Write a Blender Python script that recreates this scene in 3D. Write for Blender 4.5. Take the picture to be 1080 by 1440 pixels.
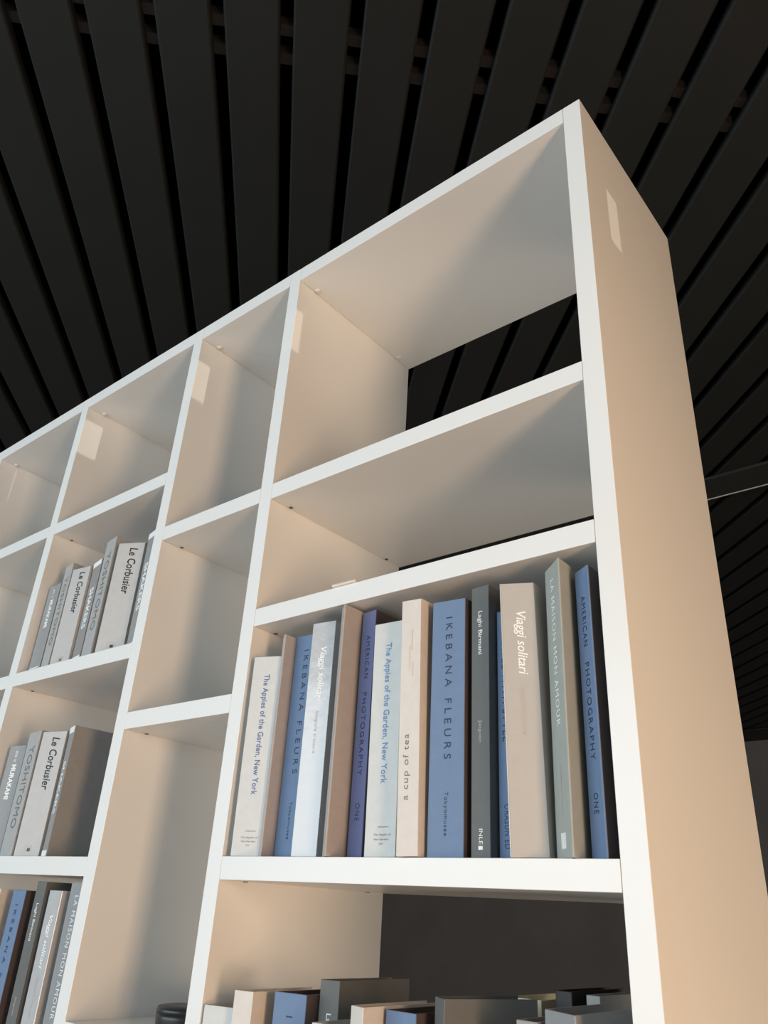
import bpy, bmesh, math, random
from mathutils import Vector, Matrix
random.seed(4)
scene = bpy.context.scene
for o in list(bpy.data.objects): bpy.data.objects.remove(o)
C = scene.collection
TOP = 2.86                      # height of the bookshelf above the floor; most heights below are measured from it
D = 0.3896                      # depth of the bookshelf

# ---------------------------------------------------------------- camera
cam = bpy.data.cameras.new('camera'); camo = bpy.data.objects.new('camera', cam); C.objects.link(camo)
rt = Vector((0.7714963, 0.63398024, 0.05350242)); dn = Vector((-0.25266296, 0.38247067, -0.88875059)); fw = Vector((-0.58391342, 0.67214971, 0.45525803))
camo.matrix_world = Matrix(((rt.x, -dn.x, -fw.x, 0.34742376), (rt.y, -dn.y, -fw.y, -0.84588036), (rt.z, -dn.z, -fw.z, -1.26342329 + TOP), (0, 0, 0, 1)))
cam.sensor_fit = 'VERTICAL'; cam.sensor_height = 36.0; cam.lens = 36.0 * 1099.954 / 1440.0
cam.clip_start = 0.02; cam.clip_end = 100
scene.camera = camo

# ---------------------------------------------------------------- world, lights, exposure
w = bpy.data.worlds.new('world'); scene.world = w; w.use_nodes = True
w.node_tree.nodes['Background'].inputs[0].default_value = (0.85, 0.93, 1.0, 1)
w.node_tree.nodes['Background'].inputs[1].default_value = 0.3
def area(name, loc, target, sx, sy, power, col, spread=180):
    l = bpy.data.lights.new(name, 'AREA'); l.shape = 'RECTANGLE'; l.size = sx; l.size_y = sy; l.energy = power; l.color = col; l.spread = math.radians(spread)
    o = bpy.data.objects.new(name, l); C.objects.link(o); o.location = loc
    o.rotation_euler = (Vector(target) - Vector(loc)).to_track_quat('-Z', 'Y').to_euler()
    return o
# daylight through the wide window behind the camera
area('window_daylight', (-2.2, -4.12, 1.9), (-2.2, 0, 1.9), 6.2, 2.5, 180, (0.87, 1.0, 1.07))
# warm light through the tall narrow window on the right
area('side_window_daylight', (2.06, -1.0, 1.32), (0, -1.0, 1.32), 0.45, 1.7, 45, (1.0, 0.65, 0.39))
# fill light added on the right wall behind the bookshelf, lifting the shaded faces
area('back_fill_light', (2.06, 2.6, 0.53), (0, 2.6, 0.53), 1.7, 0.85, 32, (1.0, 0.78, 0.57))
# sun through two added wall slits, shaped for the small patches on the uprights
GL = Vector((-1.0, 0.121, 0.05)).normalized()
su = bpy.data.lights.new('sun', 'SUN'); su.energy = 0.75; su.color = (1.0, 0.90, 0.74); su.angle = math.radians(0.15)
suo = bpy.data.objects.new('sun', su); C.objects.link(suo); suo.location = (4, -0.4, TOP - 0.4); suo.rotation_euler = GL.to_track_quat('-Z', 'Y').to_euler()
scene.view_settings.view_transform = 'Standard'; scene.view_settings.look = 'None'
scene.view_settings.gamma = 1.0; scene.view_settings.use_curve_mapping = False
scene.view_settings.exposure = 0.06

# ---------------------------------------------------------------- materials
def srgb(r, g, b):
    f = lambda c: (c / 255 / 12.92) if c / 255 <= 0.04045 else ((c / 255 + 0.055) / 1.055) ** 2.4
    return (f(r), f(g), f(b), 1)
def mat(name, col, rough=0.5, spec=0.5, var=0.0, scale=30, bump=0.0, bscale=400, coat=0.0, metal=0.0, stretch=None):
    m = bpy.data.materials.new(name); m.use_nodes = True; nt = m.node_tree; b = nt.nodes['Principled BSDF']
    b.inputs['Base Color'].default_value = col; b.inputs['Roughness'].default_value = rough
    b.inputs['Specular IOR Level'].default_value = spec; b.inputs['Metallic'].default_value = metal
    if coat: b.inputs['Coat Weight'].default_value = coat; b.inputs['Coat Roughness'].default_value = 0.08
    tc = nt.nodes.new('ShaderNodeTexCoord'); mp = nt.nodes.new('ShaderNodeMapping'); nt.links.new(tc.outputs['Object'], mp.inputs[0])
    if stretch: mp.inputs['Scale'].default_value = stretch
    if var:
        n = nt.nodes.new('ShaderNodeTexNoise'); n.inputs['Scale'].default_value = scale; n.inputs['Detail'].default_value = 4
        nt.links.new(mp.outputs[0], n.inputs['Vector'])
        r = nt.nodes.new('ShaderNodeValToRGB'); r.color_ramp.elements[0].position = 0.3; r.color_ramp.elements[1].position = 0.7
        r.color_ramp.elements[0].color = tuple(c * (1 - var) for c in col[:3]) + (1,); r.color_ramp.elements[1].color = tuple(min(1, c * (1 + var)) for c in col[:3]) + (1,)
        nt.links.new(n.outputs['Fac'], r.inputs[0]); nt.links.new(r.outputs[0], b.inputs['Base Color'])
    if bump:
        n2 = nt.nodes.new('ShaderNodeTexNoise'); n2.inputs['Scale'].default_value = bscale; n2.inputs['Detail'].default_value = 3
        nt.links.new(mp.outputs[0], n2.inputs['Vector'])
        bp = nt.nodes.new('ShaderNodeBump'); bp.inputs['Strength'].default_value = bump; bp.inputs['Distance'].default_value = 0.002
        nt.links.new(n2.outputs['Fac'], bp.inputs['Height']); nt.links.new(bp.outputs[0], b.inputs['Normal'])
    return m
M = {}
M['melamine'] = mat('white_melamine', (0.83, 0.83, 0.815, 1), 0.3, 0.45, var=0.012, scale=3)
M['cap'] = mat('cap_plastic', (0.78, 0.77, 0.74, 1), 0.35)
M['hole'] = mat('fitting_dark', (0.10, 0.085, 0.07, 1), 0.5)
M['slat'] = mat('dark_slat_paint', (0.021, 0.0225, 0.0222, 1), 0.5, 0.3, var=0.05, scale=4)
M['deck'] = mat('plenum_black', (0.002, 0.002, 0.002, 1), 0.9, 0.1)
M['rail'] = mat('carrier_rail', (0.035, 0.035, 0.037, 1), 0.5, 0.3)
M['beam'] = mat('beam_paint', (0.03, 0.034, 0.034, 1), 0.5, 0.3)
M['lip'] = mat('beam_lip', (0.75, 0.75, 0.72, 1), 0.35)
M['backwall'] = mat('dark_plaster', (0.28, 0.25, 0.23, 1), 0.8, 0.2, var=0.08, scale=1.5)
M['wall'] = mat('plaster', (0.50, 0.46, 0.41, 1), 0.8, 0.2, var=0.04, scale=2)
M['floor'] = mat('floor_wood', (0.46, 0.39, 0.33, 1), 0.5, 0.3, var=0.12, scale=6, stretch=(1, 0.1, 1))
M['frame'] = mat('window_frame_paint', (0.6, 0.6, 0.58, 1), 0.5)
g = bpy.data.materials.new('glass'); g.use_nodes = True; gb = g.node_tree.nodes['Principled BSDF']
gb.inputs['Base Color'].default_value = (0.95, 0.97, 0.97, 1); gb.inputs['Transmission Weight'].default_value = 1; gb.inputs['Roughness'].default_value = 0.02
M['glass'] = g
def cardm(k, rgb, rough=0.5, **kw):
    M[k] = mat(k + '_card', srgb(*rgb), rough, 0.4, var=0.035, scale=60, bump=0.12, bscale=900, **kw)
cardm('umber_cover', (84, 74, 74), 0.5); cardm('white_cover', (207, 208, 206), 0.45); cardm('ivory_cover', (216, 209, 202), 0.5)
cardm('blue_cover', (108, 132, 165), 0.6); cardm('violet_cover', (98, 106, 146), 0.6); cardm('slate_blue_cover', (104, 128, 162), 0.6)
cardm('dark_grey_cover', (103, 105, 104), 0.55); cardm('grey_green_cover', (167, 171, 165), 0.55); cardm('taupe_cover', (180, 172, 168), 0.5)
cardm('mid_grey_cover', (150, 151, 152), 0.5); cardm('light_grey_cover', (176, 176, 175), 0.5); cardm('pale_grey_cover', (190, 188, 186), 0.5)
cardm('charcoal_cover', (152, 150, 149), 0.5); cardm('black_cover', (28, 27, 27), 0.45); cardm('cream_cover', (225, 215, 190), 0.5)
def filmm(k, rgb):
    M[k] = mat(k + '_film', srgb(*rgb), 0.22, 0.6, var=0.02, scale=40, bump=0.6, bscale=45, coat=0.6)
filmm('silver_film', (192, 194, 197)); filmm('beige_film', (190, 185, 179))
for k, rgb in dict(ink_blue=(92, 112, 160), ink_skyblue=(106, 146, 190), ink_navy=(46, 58, 84), ink_white=(244, 244, 242), ink_black=(40, 38, 38), ink_grey=(120, 120, 118), ink_pale=(188, 182, 178), ink_dim=(140, 142, 146), ink_soft=(214, 200, 190)).items():
    M[k] = mat(k, srgb(*rgb), 0.5, 0.3)

# ---------------------------------------------------------------- helpers
def link(name, me, m=None, parent=None, loc=None):
    o = bpy.data.objects.new(name, me); C.objects.link(o)
    if m is not None and me is not None and not me.materials: me.materials.append(m)
    if parent: o.parent = parent
    if loc is not None: o.location = loc
    return o
def empty(name, loc, rz=0.0, label=None, cat=None, group=None):
    o = bpy.data.objects.new(name, None); C.objects.link(o); o.location = loc; o.rotation_euler = (0, 0, rz); o.empty_display_size = 0.05
    if label: o['label'] = label; o['category'] = cat
    if group: o['group'] = group
    return o
def boxmesh(name, a, b, bev=0.0, seg=2):
    bm = bmesh.new(); bmesh.ops.create_cube(bm, size=1)
    s = [b[i] - a[i] for i in range(3)]; c = [(a[i] + b[i]) / 2 for i in range(3)]
    for v in bm.verts: v.co = Vector([v.co[i] * s[i] + c[i] for i in range(3)])
    if bev: bmesh.ops.bevel(bm, geom=bm.edges[:], offset=bev, segments=seg, affect='EDGES', profile=0.5)
    me = bpy.data.meshes.new(name); bm.to_mesh(me); bm.free(); return me
def polymesh(name, boxes, bev=0.0):
    bm = bmesh.new()
    for a, b in boxes:
        r = bmesh.ops.create_cube(bm, size=1); s = [b[i] - a[i] for i in range(3)]; c = [(a[i] + b[i]) / 2 for i in range(3)]
        for v in r['verts']: v.co = Vector([v.co[i] * s[i] + c[i] for i in range(3)])
    if bev: bmesh.ops.bevel(bm, geom=bm.edges[:], offset=bev, segments=1, affect='EDGES')
    me = bpy.data.meshes.new(name); bm.to_mesh(me); bm.free(); return me
def structure(name, me, m, label):
    o = link(name, me, m); o['kind'] = 'structure'; o['label'] = label; o['category'] = name.split('_')[0]; return o

# ---------------------------------------------------------------- room shell
X0, X1, Y0, Y1, CZ = -11.0, 2.10, -4.2, 10.2, TOP + 1.0
structure('floor', boxmesh('floor', (X0, Y0, -0.1), (X1, Y1, 0)), M['floor'], 'warm brown wooden floor of the room')
structure('wall_back', boxmesh('wall_back', (X0, Y1, 0), (X1, Y1 + 0.1, CZ + 0.4)), M['backwall'], 'dark brown plaster wall far behind the bookshelf')
structure('wall_left', boxmesh('wall_left', (X0 - 0.1, Y0, 0), (X0, Y1, CZ + 0.4)), M['wall'], 'plain plaster wall at the far left')
WX0, WX1, WZ0, WZ1 = -5.4, 1.0, 0.6, 3.2
structure('wall_front', polymesh('wall_front', [((X0, Y0 - 0.1, 0), (WX0, Y0, CZ + 0.4)), ((WX1, Y0 - 0.1, 0), (X1, Y0, CZ + 0.4)), ((WX0, Y0 - 0.1, 0), (WX1, Y0, WZ0)), ((WX0, Y0 - 0.1, WZ1), (WX1, Y0, CZ + 0.4))]), M['wall'], 'plaster wall with a wide window behind the camera')
SY0, SY1, SZ0, SZ1 = -1.26, -0.74, 0.42, 2.22
def pierced(holes):
    ys = sorted({Y0, Y1} | {v for h in holes for v in h[:2]}); zs = sorted({0.0, CZ + 0.4} | {v for h in holes for v in h[2:]}); bx = []
    for ya, yb in zip(ys, ys[1:]):
        for za, zb in zip(zs, zs[1:]):
            if not any(h[0] <= (ya + yb) / 2 <= h[1] and h[2] <= (za + zb) / 2 <= h[3] for h in holes): bx.append(((X1, ya, za), (X1 + 0.1, yb, zb)))
    return bx
slits = []  # unseen openings added to cut the sun into small patches
for gy, gw, gh in ((0.100, 0.040, 0.118), (-0.125, 0.130, 0.108)):
    yc = gy - 0.121 * X1; zc = TOP - 0.204 - 0.05 * X1; slits.append((yc - gw / 2 - 0.0121, yc + gw / 2, zc - gh / 2 - 0.005, zc + gh / 2))
structure('wall_right', polymesh('wall_right', pierced([(SY0, SY1, SZ0, SZ1), (1.7, 3.5, 0.05, 1.05)] + slits)), M['wall'], 'plaster wall with a narrow tall window on the right')
w1 = structure('window_1', polymesh('window_1', [((WX0 + i * 1.6 - 0.03, Y0 - 0.08, WZ0), (WX0 + i * 1.6 + 0.03, Y0 - 0.03, WZ1)) for i in range(5)] + [((WX0, Y0 - 0.08, WZ0), (WX1, Y0 - 0.03, WZ0 + 0.06)), ((WX0, Y0 - 0.08, WZ1 - 0.06), (WX1, Y0 - 0.03, WZ1))]), M['frame'], 'wide window frame behind the camera')
for i in range(4): link('pane', boxmesh('pane', (WX0 + i * 1.6 + 0.03, Y0 - 0.06, WZ0 + 0.06), (WX0 + i * 1.6 + 1.57, Y0 - 0.054, WZ1 - 0.06)), M['glass'], w1)
w2 = structure('window_2', polymesh('window_2', [((X1 + 0.03, SY0, SZ0), (X1 + 0.08, SY0 + 0.04, SZ1)), ((X1 + 0.03, SY1 - 0.04, SZ0), (X1 + 0.08, SY1, SZ1)), ((X1 + 0.03, SY0 + 0.04, SZ0), (X1 + 0.08, SY1 - 0.04, SZ0 + 0.04)), ((X1 + 0.03, SY0 + 0.04, SZ1 - 0.04), (X1 + 0.08, SY1 - 0.04, SZ1))]), M['frame'], 'narrow tall window frame in the right wall')
link('pane', boxmesh('pane', (X1 + 0.05, SY0 + 0.04, SZ0 + 0.04), (X1 + 0.056, SY1 - 0.04, SZ1 - 0.04)), M['glass'], w2)

w3 = structure('window_fill', polymesh('window_fill', [((X1 + 0.03, 1.7, 0.05), (X1 + 0.08, 1.75, 1.05)), ((X1 + 0.03, 3.45, 0.05), (X1 + 0.08, 3.5, 1.05)), ((X1 + 0.03, 1.75, 0.05), (X1 + 0.08, 3.45, 0.1)), ((X1 + 0.03, 1.75, 1.0), (X1 + 0.08, 3.45, 1.05))]), M['frame'], 'made-up low wide window frame around the fill light in the right wall')  # invented window, added to house the back fill light
link('pane', boxmesh('pane', (X1 + 0.05, 1.75, 0.1), (X1 + 0.056, 3.45, 1.0)), M['glass'], w3)

# ceiling: black deck, carrier rails and dark slats running diagonally
ceil = structure('ceiling', boxmesh('ceiling', (X0, Y0, CZ + 0.30), (X1, Y1, CZ + 0.4)), M['deck'], 'black ceiling with long dark slats and open gaps')
DV = Vector((-0.72703, 0.68660, 0)); NV = Vector((0.68660, 0.72703, 0)); PITCH = 0.1997; GAP = 0.039; SW = PITCH - GAP
def clip(n0, n1):
    lo, hi = -1e9, 1e9
    for n in (n0, n1):
        p = NV * n
        for ax, (a, b) in ((0, (X0, X1)), (1, (Y0, Y1))):
            ts = sorted(((a - p[ax]) / DV[ax], (b - p[ax]) / DV[ax])); lo = max(lo, ts[0]); hi = min(hi, ts[1])
    return lo + 0.005, hi - 0.005
prof = [(0, 0.030), (0, 0.007), (0.002, 0.003), (0.007, 0.0), (SW - 0.007, 0.0), (SW - 0.002, 0.003), (SW, 0.007), (SW, 0.030)]
for k in range(-44, 52):
    n0 = 0.0143 + k * PITCH; lo, hi = clip(n0, n0 + SW)
    if hi - lo < 0.3: continue
    vs = []
    for t in (lo, hi):
        for u, z in prof: p = NV * (n0 + u) + DV * t; vs.append((p.x, p.y, CZ + z))
    n = len(prof); fs = [(i, i + 1, n + i + 1, n + i) for i in range(n - 1)] + [(n - 1, 0, n, 2 * n - 1), tuple(range(n - 1, -1, -1)), tuple(range(n, 2 * n))]
    me = bpy.data.meshes.new('slat'); me.from_pydata(vs, [], fs); me.update(); link('slat', me, M['slat'], ceil)
for dc in (0.612, 0.700):
    vs = []; hw = 0.017
    for n_ in (-3.2, 1.7):
        for dd, z in ((-hw, 0.032), (hw, 0.032), (hw, 0.07), (-hw, 0.07)): p = NV * n_ + DV * (dc + dd); vs.append((p.x, p.y, CZ + z))
    me = bpy.data.meshes.new('carrier_rail'); me.from_pydata(vs, [], [(0, 1, 2, 3), (7, 6, 5, 4), (0, 4, 5, 1), (1, 5, 6, 2), (2, 6, 7, 3), (3, 7, 4, 0)]); me.update(); link('carrier_rail', me, M['rail'], ceil)
# shallow dark channel under the slats, with a pale lip along its far edge
bz = TOP + 0.984
beam = structure('trim_1', boxmesh('trim_1', (-9.0, 3.167, bz), (X1, 3.396, bz + 0.0155), 0.002), M['beam'], 'dark channel running below the slatted ceiling behind the bookshelf')
link('lip', boxmesh('lip', (-9.0, 3.397, bz - 0.002), (X1, 3.405, bz + 0.0155)), M['lip'], beam, None)
structure('trim_2', boxmesh('trim_2', (X0, 9.55, CZ - 0.018), (X1, Y1, CZ - 0.002), 0.003), M['slat'], 'dark edge board where the slatted ceiling meets the far wall')

# ---------------------------------------------------------------- bookshelf
SH = empty('bookshelf', (-1.25, D / 2, 0), 0, 'tall white open bookshelf of thick panels with bays of different widths', 'bookshelf')
def spart(name, a, b, m='melamine', bev=0.0007):
    off = Vector((-1.25, D / 2, 0))
    return link(name, boxmesh(name, Vector(a) - off, Vector(b) - off, bev), M[m], SH)
UP = [(-0.0318, 0.0), (-0.7044, -0.6721), (-1.0436, -1.0104), (-1.5530, -1.5193), (-2.0600, -2.0264), (-2.5700, -2.5370)]
for a, b in UP: spart('upright', (a, 0, 0), (b, D, TOP))
BAYS = [(UP[i + 1][1], UP[i][0]) for i in range(5)]
TH = 0.0322
LEV = {0: [0.5490, 0.8014, 1.2000, 1.71, 2.25], 1: [0.5490, 0.9470, 1.4490, 1.90, 2.35], 2: [0.4022, 0.8025, 1.2022, 1.602, 2.15], 3: [0.4022, 0.8032, 1.2022, 1.602, 2.15], 4: [0.4022, 0.8032, 1.2022, 1.602, 2.15]}
G = 0.0006
def fitting(x, y, z, top):
    bm = bmesh.new()
    if top: bmesh.ops.create_uvsphere(bm, u_segments=16, v_segments=8, radius=1.0); sc = (0.0075, 0.0075, 0.0035)
    else: bmesh.ops.create_cone(bm, cap_ends=True, segments=14, radius1=0.8, radius2=1.0, depth=1.0); sc = (0.0045, 0.0045, 0.0022)
    for v in bm.verts: v.co = Vector((v.co.x * sc[0], v.co.y * sc[1], v.co.z * sc[2]))
    for f in bm.faces: f.smooth = top
    me = bpy.data.meshes.new('fitting'); bm.to_mesh(me); bm.free()
    link('cover_cap' if top else 'shelf_pin', me, M['cap' if top else 'hole'], SH, Vector((x, y, z)) - Vector((-1.25, D / 2, 0)))
for i, (a, b) in enumerate(BAYS):
    spart('top_panel', (a + G, 0, TOP - 0.0350), (b - G, D, TOP))
    spart('bottom_panel', (a + G, 0, 0.08), (b - G, D, 0.08 + TH)); spart('plinth', (a + G, 0.03, 0.0), (b - G, 0.05, 0.08))
    for z in LEV[i]: spart('shelf', (a + G, 0.0, TOP - z - TH), (b - G, D, TOP - z))
    if i < 4:
        for yy in (0.048, 0.338):
            fitting(a + 0.0085, yy, TOP - 0.0350, True); fitting(b - 0.0085, yy, TOP - 0.0350, True)
            for z in LEV[i][:3]: fitting(a + 0.0065, yy, TOP - z - TH, False); fitting(b - 0.0065, yy, TOP - z - TH, False)

# ---------------------------------------------------------------- lettering
_txt = {}
def text_mesh(s, spacing=1.0, shear=0.0, bold=0.0):
    """flat lettering scaled to run 0..1 along x with capital height 0..1 along y"""
    key = (s, spacing, shear, bold)
    if key in _txt: return _txt[key]
    cu = bpy.data.curves.new('lettering', 'FONT'); cu.body = s; cu.space_character = spacing; cu.shear = shear; cu.offset = bold; cu.resolution_u = 3; cu.size = 1.0
    o = bpy.data.objects.new('lettering', cu); C.objects.link(o)
    bpy.context.view_layer.update()
    me = bpy.data.meshes.new_from_object(o.evaluated_get(bpy.context.evaluated_depsgraph_get()))
    bpy.data.objects.remove(o); bpy.data.curves.remove(cu)
    xs = [v.co.x for v in me.vertices]; x0, x1 = min(xs), max(xs)
    data = ([((v.co.x - x0) / (x1 - x0), v.co.y / 0.70) for v in me.vertices], [tuple(p.vertices) for p in me.polygons])
    bpy.data.meshes.remove(me); _txt[key] = data; return data
def lettering(parent, s, wd, ht, v0, v1, h, ink, spacing=1.0, shear=0.0, bold=0.0, up=False, u=0.0):
    """text along the spine between fractions v0..v1 from the top; h = capital height as a fraction of the spine width"""
    pts, faces = text_mesh(s, spacing, shear, bold); L = (v1 - v0) * ht; H = h * wd
    vs = []
    for x, y in pts:
        if up: px = u * wd - (y - 0.36) * H; pz = ht * (1 - v1) + x * L
        else:  px = u * wd + (y - 0.36) * H; pz = ht * (1 - v0) - x * L
        vs.append((px, -0.0004, pz))
    me = bpy.data.meshes.new('lettering'); me.from_pydata(vs, [], faces); me.update()
    return link('lettering', me, M[ink], parent)
def lettering_h(parent, s, wd, ht, v, width, h, ink, u=0.0):
    pts, faces = text_mesh(s); W = width * wd; H = h * wd
    me = bpy.data.meshes.new('lettering'); me.from_pydata([(u * wd + (x - 0.5) * W, -0.0004, ht * (1 - v) + y * H) for x, y in pts], [], faces); me.update()
    return link('lettering', me, M[ink], parent)
def mark(parent, wd, ht, u0, u1, v0, v1, m, name='emblem'):
    return link(name, boxmesh(name, (u0 * wd, -0.0006, ht * (1 - v1)), (u1 * wd, 0.0005, ht * (1 - v0))), M[m], parent)

def design(kind, sp, w_, h_):
    if kind in ('apples', 'apples_sky'):
        ink = 'ink_blue' if kind == 'apples' else 'ink_skyblue'
        lettering(sp, 'The Apples of the Garden, New York', w_, h_, 0.10, 0.715, 0.19, ink, 1.05, 0, 0.012, u=0.02)
        lettering_h(sp, 'edizioni', w_, h_, 0.888, 0.34, 0.045, 'ink_dim', u=0.08); lettering_h(sp, 'The Apples of', w_, h_, 0.918, 0.56, 0.05, 'ink_dim', u=0.06)
        lettering_h(sp, 'the Garden', w_, h_, 0.936, 0.48, 0.05, 'ink_dim', u=0.04); lettering_h(sp, 'NY', w_, h_, 0.954, 0.12, 0.05, 'ink_dim', u=0.04)
    elif kind == 'ikebana':
        lettering(sp, 'IKEBANA FLEURS', w_, h_, 0.075, 0.65, 0.20, 'ink_navy', 1.6); lettering(sp, 'Tokyomusee', w_, h_, 0.77, 0.925, 0.11, 'ink_navy', 1.15)
    elif kind == 'viaggi':
        lettering(sp, 'Viaggi solitari', w_, h_, 0.12, 0.37, 0.27, 'ink_white', 1.0, 0.25, 0.012, u=0.05); lettering(sp, 'fotografie di autore', w_, h_, 0.41, 0.59, 0.13, 'ink_pale', 1.1, 0.2, u=0.02)
    elif kind == 'american':
        lettering(sp, 'AMERICAN', w_, h_, 0.11, 0.30, 0.30, 'ink_navy', 1.25); lettering(sp, 'PHOTOGRAPHY', w_, h_, 0.36, 0.695, 0.30, 'ink_navy', 1.25); lettering(sp, 'ONE', w_, h_, 0.80, 0.865, 0.30, 'ink_navy', 1.25)
    elif kind == 'cup':
        lettering(sp, 'a cup of tea', w_, h_, 0.56, 0.805, 0.27, 'ink_grey', 1.15, up=True, u=-0.1)
        for a, b, c in ((0.13, 0.22, 0.05), (0.20, 0.30, -0.06), (0.27, 0.33, 0.10)): mark(sp, w_, h_, c, c + 0.04, a, b, 'ink_soft', 'line_drawing')
    elif kind == 'laghi':
        lettering(sp, 'Laghi Birmani', w_, h_, 0.105, 0.28, 0.23, 'ink_white', 1.0, 0, 0.008); lettering(sp, 'Jangoon', w_, h_, 0.53, 0.61, 0.18, 'ink_pale'); lettering(sp, 'INLE', w_, h_, 0.905, 0.955, 0.2, 'ink_white'); mark(sp, w_, h_, -0.1, 0.12, 0.960, 0.972, 'ink_white')
    elif kind == 'travel':
        lettering(sp, 'TRAVEL WITH STYLE', w_, h_, 0.085, 0.56, 0.26, 'ink_navy', 1.1, u=-0.24); lettering(sp, 'ORASUN ED.', w_, h_, 0.80, 0.97, 0.20, 'ink_navy', 1.1, u=-0.24)
    elif kind == 'maison':
        lettering(sp, 'LA MAISON MON AMOUR', w_, h_, 0.06, 0.59, 0.24, 'ink_white', 1.2); lettering(sp, 'fotografie di interni', w_, h_, 0.72, 0.87, 0.12, 'ink_pale')
        for i in range(3): mark(sp, w_, h_, -0.13 + i * 0.10, -0.07 + i * 0.10, 0.925, 0.972, 'ink_white')
    elif kind == 'murakami':
        lettering(sp, 'this is', w_, h_, 0.05, 0.155, 0.18, 'ink_white', 1.0, 0.3); lettering(sp, 'MURAKAMI', w_, h_, 0.18, 0.50, 0.26, 'ink_white', 1.0, 0, 0.03)
        mark(sp, w_, h_, -0.38, 0.38, 0.945, 0.955, 'ink_white'); mark(sp, w_, h_, -0.15, 0.05, 0.968, 0.982, 'ink_white')
    elif kind == 'yoshitomo':
        lettering(sp, 'YOSHITOMO', w_, h_, 0.12, 0.79, 0.40, 'ink_grey', 1.05)
    elif kind == 'corbusier':
        lettering(sp, 'Le Corbusier', w_, h_, 0.05, 0.485, 0.30, 'ink_black', 1.0, 0.2, 0.014, u=0.08)
        mark(sp, w_, h_, -0.14, 0.14, 0.915, 0.965, 'ink_pale'); mark(sp, w_, h_, 0.0, 0.12, 0.937, 0.962, 'ink_black')
    elif kind == 'shakers':
        lettering(sp, 'SHAKERS', w_, h_, 0.28, 0.69, 0.42, 'ink_white', 1.0, 0, 0.03)
        mark(sp, w_, h_, -0.49, 0.49, 0.003, 0.055, 'ink_white', 'white_band'); mark(sp, w_, h_, -0.49, 0.49, 0.955, 0.997, 'ink_white', 'white_band')

# ---------------------------------------------------------------- books (hollow display covers: a spine and two boards)
def book(xl, yl, xr, yr, zt, zb, m, kind, label, group, depth=0.15, splay=(0.0, 0.0), coverm=None, name='book', lean=0.0):
    """spine from (xl,yl) to (xr,yr) in plan; heights measured down from the top of the bookshelf"""
    yaw = math.atan2(yr - yl, xr - xl); wd = math.hypot(xr - xl, yr - yl); ht = zb - zt; t = 0.0025
    r = empty(name, ((xl + xr) / 2, (yl + yr) / 2, TOP - zb + 0.0003), yaw, label, 'book', group)
    r.rotation_euler = (0, lean, yaw); r.location.z += abs(lean) * wd / 2
    sp = link('spine', boxmesh('spine', (-wd / 2, 0, 0), (wd / 2, t, ht), 0.0009, 2), M[m], r)
    for s, sx, dx in ((-1, -wd / 2, splay[0]), (1, wd / 2, splay[1])):
        d = Vector((dx, depth)).normalized() if True else None
        ca, sa = math.cos(-yaw), math.sin(-yaw); d = Vector((ca * d.x - sa * d.y, sa * d.x + ca * d.y))      # board direction in book space
        nrm = Vector((-d.y, d.x)) * s                                                                        # towards the inside
        p = Vector((sx, t * 0.6)); q = p + d * depth
        foot = [p, p + nrm * t, q + nrm * t, q]
        vs = [(v.x, v.y, z) for z in (0.0, ht) for v in foot]
        fs = [(3, 2, 1, 0), (4, 5, 6, 7), (0, 1, 5, 4), (1, 2, 6, 5), (2, 3, 7, 6), (3, 0, 4, 7)]
        me = bpy.data.meshes.new('cover_board'); me.from_pydata(vs, [], fs); me.update()
        bm = bmesh.new(); bm.from_mesh(me); bmesh.ops.recalc_face_normals(bm, faces=bm.faces[:]); bm.to_mesh(me); bm.free()
        link('cover_board', me, M[coverm or m], r)
    if kind: design(kind, sp, wd, ht)
    return r
g0 = 'display books on the wide shelf'
c0 = 1.2000
book(-0.6535, 0.0, -0.6070, 0.0190, 0.8911, c0, 'white_cover', 'apples', 'white book with blue lettering standing first at the left end of the wide shelf', g0, lean=-0.009)
book(-0.6060, 0.013, -0.5985, 0.011, 0.8570, c0, 'taupe_cover', None, 'taupe book mostly hidden behind the leftmost white book', g0, depth=0.16)
book(-0.5970, 0.036, -0.5460, 0.036, 0.8556, c0, 'blue_cover', 'ikebana', 'blue book set back, partly covered by the silver glossy book', g0, depth=0.15, coverm='umber_cover')
book(-0.5319, 0.008, -0.4872, 0.0141, 0.8515, c0, 'silver_film', 'viaggi', 'silver glossy book with white italic title on its spine', g0)
book(-0.4660, 0.004, -0.4500, -0.008, 0.8385, c0, 'taupe_cover', None, 'thin taupe book between the silver glossy book and the violet book', g0, depth=0.16, splay=(-0.006, 0.0))
book(-0.4440, 0.030, -0.4145, 0.0265, 0.8430, c0, 'violet_cover', 'american', 'violet blue book beside the thin taupe one', g0, coverm='umber_cover')
book(-0.3937, 0.008, -0.3440, 0.0126, 0.8770, c0, 'white_cover', 'apples_sky', 'white book with sky blue lettering left of the ivory book', g0, lean=-0.013)
book(-0.3264, -0.008, -0.2958, -0.0026, 0.8573, c0, 'ivory_cover', 'cup', 'ivory book whose spine reads upwards, a cup of tea', g0, lean=-0.021)
book(-0.2899, 0.008, -0.2388, 0.0139, 0.8629, c0, 'blue_cover', 'ikebana', 'wide blue book with spaced dark capitals in the middle of the wide shelf', g0, coverm='umber_cover')
book(-0.2304, 0.018, -0.2011, 0.0155, 0.8499, c0, 'dark_grey_cover', 'laghi', 'dark grey book with small white lettering next to the wide blue book', g0)
book(-0.1985, 0.032, -0.1570, 0.032, 0.8865, c0, 'slate_blue_cover', 'travel', 'short blue book set back behind the beige glossy book', g0, coverm='umber_cover')
book(-0.1608, -0.006, -0.1216, 0.0153, 0.8652, c0, 'beige_film', 'viaggi', 'beige glossy book with white italic title on its spine', g0, splay=(0.04, 0.0), lean=-0.023)
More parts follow.
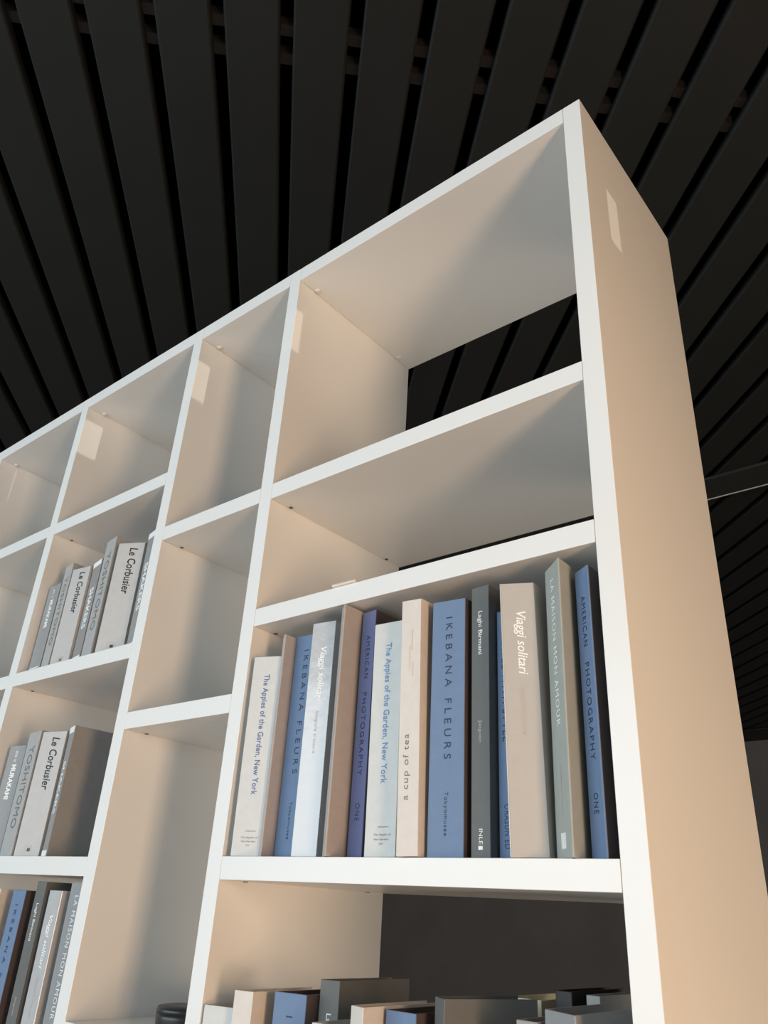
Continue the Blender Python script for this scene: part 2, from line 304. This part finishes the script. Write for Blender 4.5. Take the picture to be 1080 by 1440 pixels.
book(-0.1178, 0.024, -0.0807, -0.0097, 0.8477, c0, 'grey_green_cover', 'maison', 'grey green book with white capitals turned on the wide shelf', g0, splay=(0.0, -0.004))
book(-0.0740, 0.022, -0.0480, 0.004, 0.8600, c0, 'slate_blue_cover', 'american', 'blue book at the right end of the wide shelf against the end panel', g0, coverm='umber_cover')
g1 = 'display books on the upper left shelf'; b2 = 0.8025
book(-1.5035, 0.02, -1.4440, 0.0160, 0.5797, b2, 'mid_grey_cover', 'murakami', 'mid grey book with white bold lettering at the left end of the upper left shelf', g1)
book(-1.4380, 0.016, -1.3940, 0.010, 0.5400, b2, 'light_grey_cover', 'yoshitomo', 'pale grey book with thin capitals second from the left on the upper left shelf', g1)
book(-1.3871, 0.01, -1.3230, 0.0189, 0.5611, b2, 'pale_grey_cover', 'corbusier', 'pale grey book with black cursive title third from left on upper left shelf', g1)
book(-1.3140, 0.022, -1.2640, 0.012, 0.5580, b2, 'charcoal_cover', 'shakers', 'charcoal book with white bands in the middle of the upper left shelf', g1)
book(-1.2580, 0.012, -1.2050, 0.003, 0.5190, b2, 'light_grey_cover', 'yoshitomo', 'tallest pale grey book with thin capitals on the upper left shelf', g1)
book(-1.1817, 0.0, -1.1226, 0.0299, 0.5459, b2, 'pale_grey_cover', 'corbusier', 'pale grey book with black cursive title second from right on upper left shelf', g1)
book(-1.1130, 0.030, -1.0720, 0.020, 0.5290, b2, 'charcoal_cover', 'shakers', 'charcoal book with white bands against the upright on the upper left shelf', g1)
g2 = 'display books on the middle left shelf'; c2 = 1.2022
book(-1.4899, 0.02, -1.4340, 0.0290, 0.9711, c2, 'mid_grey_cover', 'murakami', 'mid grey book with white bold lettering on the middle left shelf', g2)
book(-1.4020, 0.014, -1.3360, 0.005, 0.9510, c2, 'light_grey_cover', 'yoshitomo', 'pale grey book with thin capitals on the middle left shelf', g2)
book(-1.3253, 0.005, -1.2579, 0.0218, 0.9564, c2, 'pale_grey_cover', 'corbusier', 'pale grey book with black cursive title on the middle left shelf', g2)
book(-1.2429, 0.020, -1.2050, 0.008, 0.9520, c2, 'charcoal_cover', 'shakers', 'charcoal book with white bands and open space to its right on the middle left shelf', g2, depth=0.2)
g3 = 'display books on the lower left shelf'; d2 = 1.602
book(-1.4000, 0.02, -1.3700, 0.02, 1.2620, d2, 'ivory_cover', 'cup', 'ivory book at the left edge of the lower left shelf', g3)
book(-1.3180, 0.02, -1.2690, 0.02, 1.2625, d2, 'blue_cover', 'ikebana', 'blue book with spaced dark capitals on the lower left shelf', g3, coverm='umber_cover')
book(-1.2320, 0.02, -1.1990, 0.02, 1.2455, d2, 'dark_grey_cover', 'laghi', 'dark grey book with small white lettering on the lower left shelf', g3)
book(-1.1810, 0.02, -1.1370, 0.02, 1.2595, d2, 'silver_film', 'viaggi', 'silver glossy book with white italic title on the lower left shelf', g3)
book(-1.1100, 0.02, -1.0620, 0.02, 1.2445, d2, 'mid_grey_cover', 'maison', 'grey book with white capitals against the upright on the lower left shelf', g3)
g4 = 'display books on the bottom right shelf'; d0 = 1.71
book(-0.6665, 0.000, -0.6170, 0.012, 1.3920, d0, 'white_cover', 'apples', 'white book at the left end of the bottom right shelf, top open', g4)
book(-0.6066, 0.000, -0.5750, 0.006, 1.3690, d0, 'ivory_cover', 'cup', 'ivory book second from the left on the bottom right shelf', g4)
book(-0.5480, 0.020, -0.4960, 0.028, 1.3660, d0, 'blue_cover', 'ikebana', 'blue book third from the left on the bottom right shelf', g4, coverm='umber_cover')
book(-0.4930, 0.050, -0.4650, 0.058, 1.3480, d0, 'dark_grey_cover', 'laghi', 'dark grey book standing taller behind the low white books on the bottom right shelf', g4)
book(-0.4560, 0.000, -0.4080, 0.006, 1.3905, d0, 'white_cover', 'apples', 'low white book whose dark open top just shows at the picture bottom', g4)
book(-0.3925, 0.000, -0.3680, -0.006, 1.3660, d0, 'ivory_cover', 'cup', 'narrow ivory book left of the second blue book on the bottom right shelf', g4)
book(-0.3617, 0.030, -0.3160, 0.030, 1.3686, d0, 'slate_blue_cover', 'ikebana', 'blue book near the middle of the bottom right shelf', g4, coverm='umber_cover')
book(-0.3030, 0.050, -0.2770, 0.032, 1.3500, d0, 'dark_grey_cover', 'laghi', 'dark grey book with a broad side in the middle of the bottom right shelf', g4, depth=0.14, splay=(0.03, 0.05))
book(-0.2970, 0.205, -0.2462, 0.205, 1.3539, d0, 'cream_cover', None, 'cream book behind the others on the bottom right shelf', g4, depth=0.14, coverm='cream_cover')
book(-0.1880, 0.045, -0.1620, 0.045, 1.3610, d0, 'charcoal_cover', None, 'low charcoal book left of the pale grey book on the bottom right shelf', g4)
book(-0.1550, 0.050, -0.1060, 0.025, 1.3480, d0, 'mid_grey_cover', 'maison', 'pale grey book at the right front of the bottom right shelf', g4, depth=0.14)
book(-0.2200, 0.195, -0.1970, 0.195, 1.3396, d0, 'black_cover', None, 'black book behind the pale grey book on the bottom right shelf', g4, depth=0.15)
book(-0.1800, 0.200, -0.1615, 0.200, 1.3413, d0, 'mid_grey_cover', None, 'grey book in the back corner beside the end panel on the bottom right shelf', g4, depth=0.15)
book(-1.6080, 0.03, -1.5720, 0.03, 0.8900, 1.2022, 'charcoal_cover', None, 'dark book at the left picture edge beyond the third upright', 'display books at the left picture edge')

# ---------------------------------------------------------------- small things
bk = empty('booklet', (-0.462, 0.030, TOP - 0.8014), 0.03, 'thin pale pink booklet lying on the shelf above the tall books', 'booklet')
link('cover_sheet', boxmesh('cover_sheet', (-0.025, -0.034, 0.0036), (0.025, 0.04, 0.0042), 0.0002), mat('pink_paper', srgb(226, 206, 196), 0.6), bk)
link('page_block', boxmesh('page_block', (-0.0245, -0.0335, 0.0002), (0.0245, 0.0395, 0.0035), 0.0003), mat('page_paper', srgb(228, 214, 202), 0.7), bk)
# dark round cup in the narrow bay
def lathe(name, prof, m, seg=32):
    bm = bmesh.new(); rings = []
    for r, z in prof: rings.append([bm.verts.new((r * math.cos(2 * math.pi * i / seg), r * math.sin(2 * math.pi * i / seg), z)) for i in range(seg)])
    for a, b in zip(rings, rings[1:]):
        for i in range(seg): bm.faces.new((a[i], a[(i + 1) % seg], b[(i + 1) % seg], b[i]))
    bm.faces.new(rings[0][::-1])
    bm.faces.new(rings[-1])
    for f in bm.faces: f.smooth = len(f.verts) == 4
    me = bpy.data.meshes.new(name); bm.to_mesh(me); bm.free(); me.materials.append(m); return me
cupm = mat('dark_ceramic', (0.03, 0.03, 0.031, 1), 0.35)
cp = empty('candle_holder', (-0.83, 0.10, TOP - 1.449 + 0.0002), 0, 'small dark round pot on the shelf of the narrow bay', 'pot')
link('body', lathe('body', [(0.040, 0), (0.044, 0.004), (0.046, 0.02), (0.046, 0.026)], cupm), None, cp)
link('lid', lathe('lid', [(0.046, 0.0262), (0.0465, 0.031), (0.044, 0.035), (0.030, 0.037)], cupm), None, cp)
